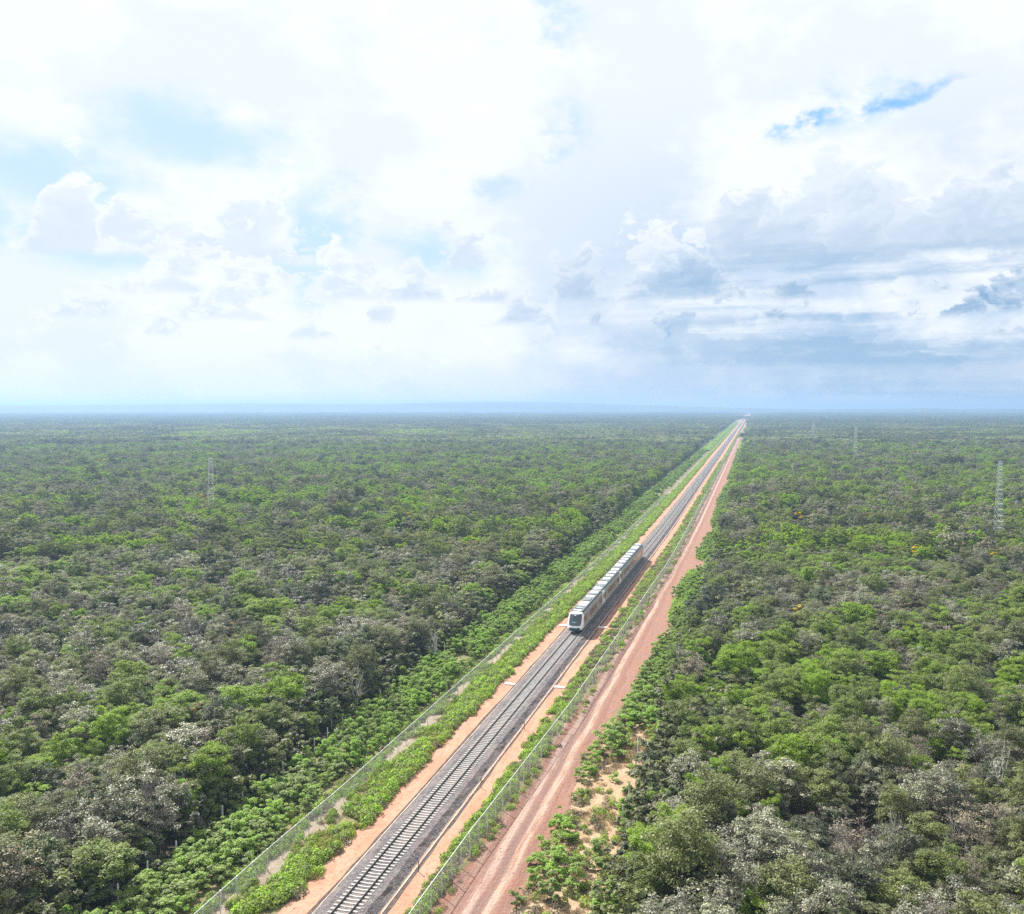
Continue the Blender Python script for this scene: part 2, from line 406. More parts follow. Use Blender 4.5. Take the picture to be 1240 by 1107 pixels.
def rfence_u(s): return float(np.interp(s, [-60, 0, 14, 56, 125, 184, 280, 430, 9000], [6.6, 6.95, 7.2, 8.75, 9.5, 10.1, 9.4, 9.3, 9.3]))
def road_u(s): 
    f = rfence_u(s)
    b = float(np.interp(s, [-60, 0, 40, 90, 110, 130, 180, 188, 196, 204, 250, 262, 280, 420, 450, 490, 505, 9000], [13.2, 13.2, 13.8, 15.0, 16.8, 14.6, 14.4, 19.6, 18.8, 15.2, 15.6, 18.6, 15.4, 14.8, 15.4, 19.4, 15.7, 15.4]))
    return (f+0.3, b+0.7)
strip('clearing_ground', -20.5, 21.5, -45, S_END, 0.010, M['earth'], 0.6, 1)
strip('dry_clearing', 14, 24.5, -30, 58, 0.016, M['dry'], 0.8, 8)
strip('pale_path', -11.4, -9.0, -45, S_END, 0.018, M['pale'], 0.35, 2)
strip('sand_path', 0, 0, -45, S_END, 0.026, M['sand'], 0.25, 3, cross=5, ufun=lambda s: (-5.7-1.0*min(1, max(0, (s-500)/400)), 6.1+0.7*min(1, max(0, (s-500)/400))))
strip('dirt_road', 0, 0, -45, S_END, 0.022, M['road'], 0.6, 4, cross=6, ufun=road_u)
strip('gravel_edge', -3.22, -2.74, -45, 1500, 0.034, M['darkgrit'], 0.09, 5, 0.7, 2)['label'] = 'dark gravel line along the left side of the ballast'
strip('gravel_edge', 2.98, 3.36, -45, 1500, 0.034, M['darkgrit'], 0.09, 6, 0.7, 2)['label'] = 'dark gravel line along the right side of the ballast'

def extrude(name, prof, s0, s1, m, parent=None, closed=False, jit=0.0, step=4.0, smooth=False):
    ss = np.concatenate([np.arange(s0, min(s1, 900), step), np.arange(900, s1, 25.0)]) if s1 > 900 else np.arange(s0, s1+0.01, step)
    V, F = [], []; n = len(prof)
    for i, s in enumerate(ss):
        for j, (u, z) in enumerate(prof):
            du = jit*(float(NZ[j % 5](s, j*7.0, 1.3))-0.5)*2 if jit else 0; dzz = jit*0.35*(float(NZ[(j+2) % 5](s, j*5.0, 0.9))-0.5) if (jit and z > 0.1) else 0
            p = P(s, u+du); V.append((p[0], p[1], z+dzz))
    e = n if closed else n-1
    for i in range(len(ss)-1):
        for j in range(e):
            a, b = i*n+j, i*n+(j+1) % n; F.append((a, b, b+n, a+n))
    o = obj(name, mesh_np(name, V, F, smooth), m, parent)
    return o
struct(extrude('ballast_bed', [(-2.78, 0.02), (-2.35, 0.30), (-1.75, 0.56), (-1.30, 0.545), (-0.60, 0.535), (0, 0.53), (0.60, 0.535), (1.30, 0.545), (2.02, 0.56), (2.36, 0.26), (2.66, 0.03), (2.98, 0.02)], -45, S_END, M['ballast'], jit=0.10, step=0.8))
for sgn, uu, lb in ((-1, -2.80, 'left'), (1, 3.00, 'right')):
    o = extrude('edge_kerb', [(uu-0.06, 0.0), (uu-0.045, 0.10), (uu+0.045, 0.10), (uu+0.06, 0.0)], -45, 1500, M['kerb'], jit=0.03, step=1.6)
    tag(o, f'thin pale concrete kerb along the {lb} edge of the dark ballast', 'kerb')

# ------------------------------------------------------------------ railway track
track = empty('railway_track', P3(0, 0, 0.5)); tag(track, 'single railway track with concrete sleepers running straight to the horizon', 'railway track')
def to_local(o, parent):
    o.parent = parent; o.matrix_parent_inverse = Matrix.Translation(parent.location).inverted()
RAILP = [(-0.07, 0.60), (-0.07, 0.62), (-0.012, 0.635), (-0.012, 0.715), (-0.037, 0.725), (-0.037, 0.765), (0.037, 0.765), (0.037, 0.725), (0.012, 0.715), (0.012, 0.635), (0.07, 0.62), (0.07, 0.60)]
for cu in (-0.753, 0.753):
    to_local(extrude('rail', [(cu+a, z) for a, z in RAILP], -45, S_END, M['rail'], step=4.0), track)
def sleeper_mesh():
    # concrete sleeper, wide and high under the rails, waisted and lower between them
    st = [(-1.30, 0.125, 0.575), (-1.28, 0.135, 0.60), (-0.92, 0.145, 0.622), (-0.58, 0.140, 0.612), (-0.30, 0.115, 0.578), (0, 0.105, 0.568), (0.30, 0.115, 0.578), (0.58, 0.140, 0.612), (0.92, 0.145, 0.622), (1.28, 0.135, 0.60), (1.30, 0.125, 0.575)]
    V, F = [], []
    for u, hw, zt in st: V += [(-hw, u, 0.42), (-hw*0.86, u, zt), (hw*0.86, u, zt), (hw, u, 0.42)]
    for i in range(len(st)-1):
        for j in range(3): a = i*4+j; F.append((a, a+4, a+5, a+1))
    F.append((0, 1, 2, 3)); e = (len(st)-1)*4; F.append((e+3, e+2, e+1, e))
    return V, F
SV, SF = sleeper_mesh(); sm = mesh_np('sleeper', SV, SF); sm.materials.append(M['concrete'])
s_list = np.arange(-16, 1500, 0.60)
for s in s_list[:300]:
    p = P3(s+random.uniform(-.012, .012), 0, -0.5)
    o = obj('sleeper', sm, None, track, (p[0]-track.location.x, p[1]-track.location.y, -0.5), RZ(s)+random.uniform(-.012, .012))
V, F = [], []
for s in s_list[300:]:
    b = len(V); c = P(s, 0); h = float(head(s)); cs, sn = math.sin(h), math.cos(h)
    for (x, y, z) in SV[::4]+SV[1::4]+SV[2::4]+SV[3::4]: pass
    for (x, y, z) in SV: V.append((c[0]+x*cs-y*sn, c[1]+x*sn+y*cs, z))
    F += [tuple(b+i for i in f) for f in SF]
o = obj('sleeper_row', mesh_np('sleeper_row', V, F), M['concrete']); o['kind'] = 'stuff'; to_local(o, track)

# ------------------------------------------------------------------ vegetation prototypes
def leaves(C, Nrm, size, rng, aspect=0.62, fold=0.25):
    """diamond leaves at centres C facing Nrm; returns V, F (two triangles a leaf)"""
    n = len(C)
    a = np.cross(Nrm, rng.normal(size=(n, 3))); a /= np.linalg.norm(a, axis=1)[:, None]+1e-9
    b = np.cross(Nrm, a)
    sz = size*(0.65+0.7*rng.random(n))[:, None]
    v0 = C-a*sz; v2 = C+a*sz; v1 = C+b*sz*aspect-Nrm*sz*fold; v3 = C-b*sz*aspect-Nrm*sz*fold
    V = np.stack([v0, v1, v2, v3], 1).reshape(-1, 3)
    i = np.arange(n)[:, None]*4
    F = np.concatenate([i+np.array([[0, 1, 2]]), i+np.array([[0, 2, 3]])], 0)
    return V, F

def unit(v): return v/(np.linalg.norm(v, axis=1)[:, None]+1e-9)

def crown_points(rng, Rr, h0, h1, nclump, nleaf, flat=0.6, gap=0.0):
    """clumps spread over a dome; leaves over each clump's shell"""
    cs = []
    tries = 0
    while len(cs) < nclump and tries < 4000:
        tries += 1
        r = Rr*math.sqrt(rng.random())*0.86; an = rng.random()*2*math.pi
        top = h0+(h1-h0)*math.sqrt(max(0, 1-(r/Rr)**2))
        z = top-(h1-h0)*0.75*rng.random()**1.5+0.5*rng.normal()
        cr = Rr*(0.12+0.17*rng.random())
        c = np.array((r*math.cos(an), r*math.sin(an), z-cr*0.4))
        if all(np.linalg.norm((c-q[0])/(1, 1, .8)) > 0.62*(cr+q[1])*0.8 for q in cs): cs.append((c, cr))
    per = max(4, nleaf//max(1, len(cs))); C, Nn = [], []
    for c, cr in cs:
        k = int(per*(cr/(Rr*0.215))**2)+2
        dd = unit(rng.normal(size=(k, 3))); dd[:, 2] = np.where(dd[:, 2] < -0.25, -dd[:, 2], dd[:, 2])
        rad = cr*(0.30+1.05*rng.random(k))[:, None]
        p = c+dd*rad*np.array((1, 1, flat))
        C.append(p); Nn.append(unit(dd*0.50+np.array((0, 0, 0.75))+rng.normal(size=(k, 3))*0.48))
    return np.concatenate(C), np.concatenate(Nn), cs

def branches(rng, cs, h0, height, r0, limbs, n=5, twigs=0, Rr=3.0):
    mb = MB(); lean = rng.normal(size=2)*0.25
    fork = h0*(0.45+0.2*rng.random())
    base = [(0, 0, -0.15), (lean[0]*0.3, lean[1]*0.3, fork*0.5), (lean[0], lean[1], fork)]
    mb.tube(base, [r0*1.25, r0, r0*0.85], n+1)
    tips = []
    order = list(rng.permutation(len(cs)))[:limbs]
    for i in order:
        c = cs[i][0]; s = np.array((lean[0], lean[1], fork*(0.8+0.2*rng.random())))
        mid = s+(c-s)*0.5+np.array((*(rng.normal(size=2)*0.35), 0.25))
        q = s+(c-s)*0.22+np.array((0, 0, 0.15))
        mb.tube([s, q, mid, c], [r0*0.55, r0*0.45, r0*0.28, r0*0.10], n, False); tips.append((mid, c))
    for _ in range(twigs):
        mid, c = tips[int(rng.integers(len(tips)))]
        s = mid+(c-mid)*rng.random(); dd = rng.normal(size=3); dd[2] = abs(dd[2])*0.9+0.2; dd /= np.linalg.norm(dd)
        L = Rr*(0.25+0.35*rng.random()); m2 = s+dd*L*0.5+rng.normal(size=3)*0.08
        mb.tube([s, m2, s+dd*L+rng.normal(size=3)*0.12], [r0*0.16, r0*0.10, r0*0.04], 3, False)
    return mb

KINDS = [  # name, leaf material, crown radius, height, clumps, leaves(near), leaf size, twigs
    ('olive', 'olive', 3.1, 8.0, 44, 6400, 0.125, 24), ('olive', 'olive', 2.4, 6.8, 34, 4700, 0.118, 18), ('olive', 'olive', 3.6, 9.2, 56, 7600, 0.132, 34),
    ('grey', 'grey', 3.2, 8.6, 40, 5000, 0.132, 50), ('grey', 'grey', 2.6, 7.2, 34, 3900, 0.122, 50),
    ('bright', 'bright', 2.8, 7.2, 38, 6200, 0.120, 8), ('bright', 'bright', 3.3, 8.0, 46, 7600, 0.126, 8),
    ('deep', 'deep', 3.0, 7.6, 40, 6200, 0.124, 16), ('deep', 'deep', 2.4, 6.4, 34, 4700, 0.118, 20),
    ('bare', 'dryleaf', 2.8, 8.2, 34, 1100, 0.11, 260), ('bare', 'grey', 3.2, 8.6, 38, 2200, 0.115, 240),
    ('yellow', 'yellow', 1.5, 7.6, 12, 1400, 0.11, 0),
    ('dead', None, 2.4, 8.4, 18, 0, 0.1, 90),
]
def make_kind(k, lod):
    name, lm, Rr, H, ncl, nl, ls, tw = KINDS[k]
    rng = np.random.default_rng(100+k)
    h0 = H*0.40
    C, Nn, cs = crown_points(rng, Rr, h0, H-0.3, ncl, max(nl, 20))
    if lod == 0:
        tr = branches(rng, cs, h0, H, 0.13 if name != 'dead' else 0.15, 9 if name in ('bare', 'dead') else 6, 5, tw, Rr)
    elif lod == 1:
        tr = branches(rng, cs, h0, H, 0.15, 6 if name in ('bare', 'dead') else 2, 3, tw//4, Rr)
        keep = rng.random(len(C)) < 0.15; C, Nn = C[keep], Nn[keep]; ls *= 2.4
    else:
        tr = MB(); keep = rng.random(len(C)) < 0.03; C, Nn = C[keep], Nn[keep]; ls *= 5.0
    bark = M['bark_pale'] if name in ('dead',) else M['bark']
    crown = None
    if nl:
        V, F = leaves(C, Nn, ls, rng)
        crown = mesh_np('crown', V, F); crown.materials.append(M[lm if lod == 0 else 'far_'+lm])
    trunk = tr.mesh('trunk') if tr.V else None
    if trunk: trunk.materials.append(bark)
    return trunk, crown

def joined(name, meshes):
    """one mesh from several (all share the object origin), materials kept"""
    V, F, MI, mats = [], [], [], []; off = 0
    for me in meshes:
        if me is None: continue
        v = np.empty(len(me.vertices)*3, np.float32); me.vertices.foreach_get('co', v); V.append(v.reshape(-1, 3))
        for p in me.polygons: F.append(tuple(i+off for i in p.vertices)); MI.append(len(mats))
        mats.append(me.materials[0]); off += len(me.vertices)
    me = bpy.data.meshes.new(name); me.from_pydata(np.concatenate(V).tolist(), [], F); me.update()
    for m_ in mats: me.materials.append(m_)
    me.polygons.foreach_set('material_index', np.array(MI, np.int32)); return me

def scatter(name, pts, scl, rot, idx, protos, label, cat, zs=None):
    """one object of uncountable stuff: prototypes instanced on points"""
    col = bpy.data.collections.new(name+'_forms')
    for i, me in enumerate(protos): col.objects.link(bpy.data.objects.new(f'{name}_form_{i:02d}', me))
    me = bpy.data.meshes.new(name); me.vertices.add(len(pts)); me.vertices.foreach_set('co', np.asarray(pts, np.float32).ravel())
    for nm, tp, a in (('scl', 'FLOAT', scl), ('rot', 'FLOAT', rot), ('zsc', 'FLOAT', scl if zs is None else zs), ('idx', 'INT', idx)):
        at = me.attributes.new(nm, tp, 'POINT'); at.data.foreach_set('value', np.asarray(a, np.int32 if tp == 'INT' else np.float32))
    o = bpy.data.objects.new(name, me); COL.objects.link(o)
    ng = bpy.data.node_groups.new(name, 'GeometryNodeTree')
    ng.interface.new_socket('Geometry', in_out='INPUT', socket_type='NodeSocketGeometry'); ng.interface.new_socket('Geometry', in_out='OUTPUT', socket_type='NodeSocketGeometry')
    nn = ng.nodes.new; L = ng.links.new
    gi, go = nn('NodeGroupInput'), nn('NodeGroupOutput'); ip = nn('GeometryNodeInstanceOnPoints'); ci = nn('GeometryNodeCollectionInfo')
    ci.inputs['Collection'].default_value = col; ci.inputs['Separate Children'].default_value = True; ci.inputs['Reset Children'].default_value = True
    def attr(nm, tp):
        a = nn('GeometryNodeInputNamedAttribute'); a.data_type = tp; a.inputs['Name'].default_value = nm; return a.outputs['Attribute']
    L(gi.outputs[0], ip.inputs['Points']); L(ci.outputs[0], ip.inputs['Instance']); ip.inputs['Pick Instance'].default_value = True
    L(attr('idx', 'INT'), ip.inputs['Instance Index'])
    cx = nn('ShaderNodeCombineXYZ'); L(attr('rot', 'FLOAT'), cx.inputs[2]); L(cx.outputs[0], ip.inputs['Rotation'])
    cs = nn('ShaderNodeCombineXYZ'); a = attr('scl', 'FLOAT'); L(a, cs.inputs[0]); L(a, cs.inputs[1]); L(attr('zsc', 'FLOAT'), cs.inputs[2]); L(cs.outputs[0], ip.inputs['Scale'])
    L(ip.outputs[0], go.inputs[0])
    md = o.modifiers.new('scatter', 'NODES'); md.node_group = ng
    tag(o, label, cat, None, 'stuff'); return o

LOD0 = [make_kind(k, 0) for k in range(len(KINDS))]
LOD1 = [joined('tree', make_kind(k, 1)) for k in range(len(KINDS))]

# ------------------------------------------------------------------ where trees stand
def forest_mask(X, Y):
    s, u = SUinv(X, Y)
    nl = NZ[0](X, Y, 14.0)*2.6+NZ[1](X, Y, 5.0)*1.2
    left = u < (-22.6-nl+1.6)
    edge = np.interp(s, [-60, -5, 5, 20, 48, 60, 100, 180, 192, 205, 9000], [22.5, 22.5, 22.5, 23.5, 22.5, 21.0, 20.5, 20.5, 22.0, 20.5, 20.0])
    right = u > edge+nl*0.8
    return left | right
def choose_kind(X, Y, rng, far=False):
    g = 0.6*NZ[2](X, Y, 38.0)+0.4*NZ[3](X, Y, 14.0)
    q = rng.random(len(X)); out = np.zeros(len(X), int)
    pb = np.clip((g-0.41)*3.2, 0.08, 0.74)
    r2 = rng.random(len(X)); r3 = rng.integers(0, 1000, len(X))
    br = q < pb
    out = np.where(br, 5+r3 % 2, np.where(r2 < 0.36, r3 % 3, np.where(r2 < 0.58, 3+r3 % 2, np.where(r2 < 0.78, 7+r3 % 2, np.where(r2 < 0.975, 9+r3 % 2, np.where(r2 < 0.980, 11, 12))))))
    return out
def grid_pts(y0, y1, sp, tanw, margin, rng):
    ys = np.arange(y0, y1, sp); P_ = []
    for y in ys:
        hw = tanw*y+margin; xs = np.arange(-hw, hw, sp)
        P_.append(np.stack([xs+rng.uniform(-.42, .42, len(xs))*sp, y+rng.uniform(-.42, .42, len(xs))*sp], 1))
    return np.concatenate(P_)

rng = np.random.default_rng(21)
near = grid_pts(34, 245, 3.1, 0.62, 26, rng); near = near[forest_mask(near[:, 0], near[:, 1])]
kn = choose_kind(near[:, 0], near[:, 1], rng)
sn = rng.uniform(0.46, 0.94, len(near))*(0.80+0.40*NZ[4](near[:, 0], near[:, 1], 17.0)); rn = rng.uniform(0, 6.283, len(near)); big = rng.random(len(near)) < 0.03; sn = np.where(big, sn*1.2, sn); zn = sn**0.6*rng.uniform(0.62, 1.12, len(near))
# trees the picture shows largest
ph = math.atan(59.5/1130); zc = near[:, 1]*math.cos(ph)+(CAM_H-7)*math.sin(ph)
px = 620+1130*near[:, 0]/zc; py = 494+1130*(CAM_H-7.0)/zc
inside = (px > -10) & (px < 1250) & (py < 1120) & (near[:, 1] > 40)
order = np.argsort(np.where(inside, near[:, 1], 1e9))[:300]
ind = np.zeros(len(near), bool); ind[order] = True
LOOK = {'olive': 'dull olive', 'grey': 'silvery grey', 'bright': 'bright green', 'deep': 'dark green', 'bare': 'half-bare grey', 'yellow': 'orange flowering', 'dead': 'bleached dead'}
for i in order:
    X, Y = near[i]; k = kn[i]; nm = KINDS[k][0]; s, u = SUinv(X, Y)
    t = empty('forest_tree' if nm != 'dead' else 'dead_tree', (X, Y, 0), rn[i]); t.scale = (sn[i], sn[i], zn[i])
    side = 'left' if u < 0 else 'right'
    if side == 'left': where = 'behind the left shrub strip' if u > -27 else ('in the lower left wood' if X < -38 else 'in the left forest')
    else: where = 'at the forest edge by the dirt road' if u < 27 else ('in the lower right forest' if X > 40 else 'in the forest right of the road')
    size = 'small ' if zn[i] < 0.80 else ('tall ' if zn[i] > 1.0 else '')
    if Y < 72: where += ', by the bottom edge'
    elif Y > 98: where += ', farther back'
    tag(t, f'{size}{LOOK[nm]} tree {where}', 'tree', 'trees of the near forest')
    tr, cr = LOD0[k]
    obj('trunk', tr, None, t)
    if cr: obj('crown', cr, None, t)
for X, Y, sc, rz, lb in ((-22.5, 133.0, 0.95, 0.5, 'bleached bare tree at the left forest edge above the shrubs'), (-13.5, 158.0, 0.85, 2.1, 'pale leafless tree at the left forest edge nearer the train'),
                     (-42.0, 96.0, 0.9, 4.0, 'grey leafless trunk among trees at the lower left'), (53.0, 100.0, 0.95, 1.2, 'pale forked dead tree in the lower right forest near the edge'), (18.0, 88.0, 0.75, 5.0, 'leaning pale dead stem behind the dry clearing')):
    t = empty('dead_tree', (X, Y, 0), rz); t.scale = (sc, sc, sc*1.1); tag(t, lb, 'tree'); obj('trunk', LOD0[12][0], None, t)
J0 = [joined('tree', LOD0[k]) for k in range(len(KINDS))]
rest = ~ind
mid = grid_pts(245, 1000, 3.6, 0.62, 30, rng); mid = mid[forest_mask(mid[:, 0], mid[:, 1])]
km = choose_kind(mid[:, 0], mid[:, 1], rng); smd = rng.uniform(0.55, 1.08, len(mid))*(0.80+0.40*NZ[4](mid[:, 0], mid[:, 1], 17.0)); rm = rng.uniform(0, 6.283, len(mid))
pts = np.concatenate([near[rest], mid]); z0 = np.zeros((len(pts), 1))
ids = np.concatenate([kn[rest], km+len(KINDS)])
scatter('forest', np.hstack([pts, z0]), np.concatenate([sn[rest], smd]), np.concatenate([rn[rest], rm]), ids, J0+LOD1,
        'low dry forest of mixed green and grey trees filling both sides', 'forest', np.concatenate([zn[rest], smd*rng.uniform(.85, 1.15, len(mid))]))

# far forest: blocks of canopy made of many small crowns
def canopy_block(seed, size, n, faces, fsize, kinds):
    rng = np.random.default_rng(seed); out = []
    for mname, share in kinds:
        C_, N_ = [], []
        for _ in range(int(n*share)):
            c = np.array((*(rng.uniform(-size/2, size/2, 2)), 0)); Rr = rng.uniform(2.6, 4.6); H = rng.uniform(6.2, 10.2)
            dd = unit(rng.normal(size=(faces, 3))); dd[:, 2] = abs(dd[:, 2])
            C_.append(c+dd*np.array((Rr, Rr, 3.0))*(0.75+0.3*rng.random(faces))[:, None]+np.array((0, 0, H-3.0)))
            N_.append(unit(dd*0.6+np.array((0, 0, .5))+rng.normal(size=(faces, 3))*0.45))
        V, F = leaves(np.concatenate(C_), np.concatenate(N_), fsize, rng, 0.8)
        me = mesh_np('canopy', V, F); me.materials.append(M['far_'+mname]); out.append(me)
    return joined('canopy_block', out)
MIX = [[('olive', .34), ('grey', .30), ('deep', .28), ('bright', .08)], [('olive', .30), ('grey', .45), ('deep', .25)], [('bright', .45), ('olive', .35), ('grey', .20)], [('deep', .84), ('olive', .16)]]  # last mix: darkened canopy colour stands in for cloud shadow far off
blocksA = [canopy_block(300+i, 46, 150, 26, 0.95, MIX[i % 4]) for i in range(4)]
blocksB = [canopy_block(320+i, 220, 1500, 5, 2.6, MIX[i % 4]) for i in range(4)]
def far_pts(y0, y1, sp, rng):
    p = grid_pts(y0, y1, sp, 0.62, 60, rng); s, u = SUinv(p[:, 0], p[:, 1])
    return p, s, u
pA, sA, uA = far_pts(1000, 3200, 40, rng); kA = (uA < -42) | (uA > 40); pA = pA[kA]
g = NZ[2](pA[:, 0], pA[:, 1], 130.0); ia = np.where((g > 0.66) & (pA[:, 1] < 1700), 2, np.where(pA[:, 1] < 1400, rng.choice([0, 1, 3], len(pA)), np.where(pA[:, 1] < 2000, rng.choice([1, 3], len(pA)), 3)))  # with distance only the dark mix is left, cloud shadow put into leaf colour
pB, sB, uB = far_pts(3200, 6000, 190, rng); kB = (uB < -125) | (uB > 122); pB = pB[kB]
# rows right along the line so that the far corridor stays narrow
ed = []
for s in np.arange(930, 9000, 14):
    for sg, e in ((-1, -24), (1, 21)):
        for j in range(3 if s < 3300 else 16):
            ed.append(P3(s+random.uniform(-6, 6), e+sg*(random.uniform(0, 8)+j*7.5)))
ed = np.array(ed); ed = ed[ed[:, 1] > 1000]
ie = rng.integers(0, 9, len(ed))
pf = np.concatenate([np.hstack([pA, np.zeros((len(pA), 1))]), np.hstack([pB, np.zeros((len(pB), 1))]), ed])
LOD2 = [joined('tree', make_kind(k, 2)) for k in range(9)]
idf = np.concatenate([ia, np.full(len(pB), 7), 8+ie]);  # outermost blocks all use the dark mix in place of cast cloud shadow
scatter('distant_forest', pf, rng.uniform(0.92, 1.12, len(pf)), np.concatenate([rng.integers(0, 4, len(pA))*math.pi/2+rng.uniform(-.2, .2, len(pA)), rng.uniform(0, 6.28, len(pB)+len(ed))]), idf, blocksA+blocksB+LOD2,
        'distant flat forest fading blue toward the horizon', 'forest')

# ------------------------------------------------------------------ shrubs and weeds
def shrub_mesh(seed, Rr, H, n, ls, ncl, mname):
    rng = np.random.default_rng(seed); C, Nn, cs = crown_points(rng, Rr, H*0.30, H-0.1, ncl, n, 0.8)
    C[:, 2] = np.maximum(C[:, 2], 0.05)
    V, F = leaves(C, Nn, ls, rng); f = mesh_np('foliage', V, F); f.materials.append(M[mname])
    st = branches(rng, cs, H*0.35, H, 0.035, 5, 4, 0, Rr).mesh('stem'); st.materials.append(M['bark'])
    return st, f
SHR = [shrub_mesh(400+i, 1.05+0.15*i, 1.5+0.15*i, 2000, 0.100, 14, 'shrub') for i in range(3)]+[shrub_mesh(410, 1.0, 1.3, 900, 0.11, 12, 'bright'), shrub_mesh(411, 0.95, 1.3, 700, 0.11, 12, 'olive'), shrub_mesh(412, 1.0, 1.5, 800, 0.11, 12, 'deep')]
def put_shrub(i, s, u, sc, label, group):
    x, y, z = P3(s, u); t = empty('shrub', (x, y, 0), random.uniform(0, 6.28)); t.scale = (sc, sc, sc*random.uniform(.62, .95))
    tag(t, label, 'shrub', group); obj('stem', SHR[i][0], None, t); obj('foliage', SHR[i][1], None, t)
rs = random.Random(5)
cnt = 0; left_pts = []
s = -10.0
while s < 900:
    for u in np.arange(-19.3, -11.6, 1.25):
        ss_, uu = s+rs.uniform(-.6, .6), u+rs.uniform(-.5, .5)
        n1 = float(NZ[1](ss_, uu*2.0, 6.0)); n0 = float(NZ[0](ss_, 5.0, 9.0))
        lim = -12.4-1.3*n0
        if uu < lim and n1 > 0.16+0.25*(s > 240): left_pts.append((ss_, uu, rs.uniform(.7, 1.15)*(0.75 if uu > lim-1.2 else 1.0), rs.choice([0, 1, 2, 0, 1, 2, 3])))
    s += 1.25 if s < 260 else 1.9
left_pts.sort()
vis = [q for q in left_pts if q[0] > -9]
for q in vis[:170]:
    band = 'beside the left fence' if q[1] > -14 else ('at the foot of the left forest' if q[1] < -17.3 else 'in the middle of the left shrub strip')
    along = 'at the bottom edge' if q[0] < 3 else ('near the bottom' if q[0] < 16 else 'farther up the strip')
    put_shrub(q[3], q[0], q[1], q[2], f"{'large' if q[2] > 1 else 'low'} bright green shrub {band}, {along}", 'shrubs behind the left fence')
# right of the road
right_near = [(-3, 13.6, .8), (1.5, 14.6, .9), (-2, 16.3, 1.2), (0, 18.2, 1.3), (-5, 18, 1.2), (-5.5, 20, 1.3), (2, 20.6, 1.1), (6.5, 14.3, .75), (10, 15.2, 1.15), (8.5, 17, 1.25), (10.5, 18.4, 1.15), (12.5, 16.2, 1.4), (13.8, 14.6, 1.2), (15.2, 17.5, 1.1), (16, 15.5, 1.35), (18, 14.6, 1.25), (19.8, 15.8, 1.2), (21.5, 14.9, 1.1), (23.5, 15.4, .8), (14.5, 19.8, .9), (17.5, 19.6, .9), (29.5, 14.6, .55), (31, 15.6, .55), (35.5, 14.5, .7), (37, 15.3, .9), (39.5, 14.6, .8), (36, 18.4, .6), (41.5, 15.0, 1.0), (44, 14.9, 1.1), (43, 17.5, 1.2), (46.5, 15.9, 1.2), (49, 15.2, 1.3), (47.5, 18.2, 1.3), (33, 20.5, .8), (27, 20.8, .9), (22.5, 21.2, .8), (30.5, 22, .9), (51.5, 16.6, 1.3), (53, 15.3, 1.1), (55, 17.5, 1.3), (-7, 15.4, 1.1), (-8, 17.2, 1.2), (5, 22, 1.2), (9.5, 21.5, 1.1)]
for a, b, c in right_near: put_shrub(rs.choice([0, 1, 2, 0, 1, 2, 3]), a, b-.2, c, f"{'large' if c > 1.15 else ('small' if c < .85 else 'rounded')} green shrub {'along the road side' if b < 16 else 'on the forest side'} of the dry clearing, {'at the bottom edge' if a < 5 else ('in its lower half' if a < 27 else 'toward its far end')}", 'shrubs beside the dirt road')
rp = []
for s in np.arange(56, 900, 1.6):
    f, b = road_u(s); w0 = 20.2
    for u in np.arange(b+1.0, w0+1.5, 1.35):
        n1 = float(NZ[2](s, u, 8.0))
        if n1 > 0.30: rp.append((s+rs.uniform(-.7, .7), u+rs.uniform(-.5, .5), rs.uniform(.7, 1.25), rs.choice([0, 1, 2, 3, 4])))
rp.sort()
for q in rp[:70]: put_shrub(q[3], q[0], q[1], q[2], f"{'large' if q[2] > 1.05 else ('small' if q[2] < .85 else 'rounded')} green shrub {'bordering the dirt road' if q[1] < 17.6 else 'against the right forest'}, {'just above the dry clearing' if q[0] < 68 else 'farther up the road'}", 'shrubs along the right forest edge')
# the remaining shrubs further off, with undergrowth along both forest edges
under = []
for s in np.arange(-12, 420, 1.5):
    for sg, e in ((-1, -20.6), (1, 21.0)):
        if rs.random() < 0.8: under.append((s+rs.uniform(-.7, .7), e+sg*rs.uniform(0, 3.5), rs.uniform(.8, 1.5), 4 if rs.random() < .6 else rs.choice([0, 3])))
for s in np.arange(-14, 300, 1.9):
    for sg, e in ((-1, -21.5), (1, 22.5)):
        for j in range(5):
            if rs.random() < 0.75: under.append((s+rs.uniform(-1, 1), e+sg*(j*2.2+rs.uniform(-.6, 1.4)), rs.uniform(1.4, 2.7), 4 if rs.random() < .55 else 5))
more = vis[170:]+rp[70:]+under
JS = [joined('shrub', q) for q in SHR]
scatter('undergrowth', [P3(q[0], q[1]) for q in more], [q[2] for q in more], [rs.uniform(0, 6.28) for _ in more], [q[3] for q in more], JS,
        'far green shrubs and undergrowth along the railway clearing', 'shrubs')

def tuft(seed, n, H, spread, ls, mname, blade=False):
    rng = np.random.default_rng(seed); r = spread*np.sqrt(rng.random(n)); a = rng.random(n)*6.283
    z = H*(0.15+0.85*rng.random(n))*(1-0.55*(r/spread)**2)
    C = np.stack([r*np.cos(a), r*np.sin(a), z], 1)
    Nn = unit(np.stack([np.cos(a)*.5, np.sin(a)*.5, np.full(n, .6)], 1)+rng.normal(size=(n, 3))*0.5)
    V, F = leaves(C, Nn, ls, rng, 0.28 if blade else 0.6); me = mesh_np('tuft', V, F); me.materials.append(M[mname]); return me
TUF = [tuft(500, 120, 0.75, 0.60, 0.10, 'weed'), tuft(501, 100, 0.80, 0.55, 0.15, 'weed', True), tuft(502, 110, 0.95, 0.50, 0.10, 'shrub'),
       tuft(503, 80, 0.60, 0.45, 0.10, 'weedyel', True), tuft(504, 70, 0.35, 0.45, 0.10, 'straw', True), tuft(505, 80, 0.6, 0.5, 0.11, 'dryleaf')]
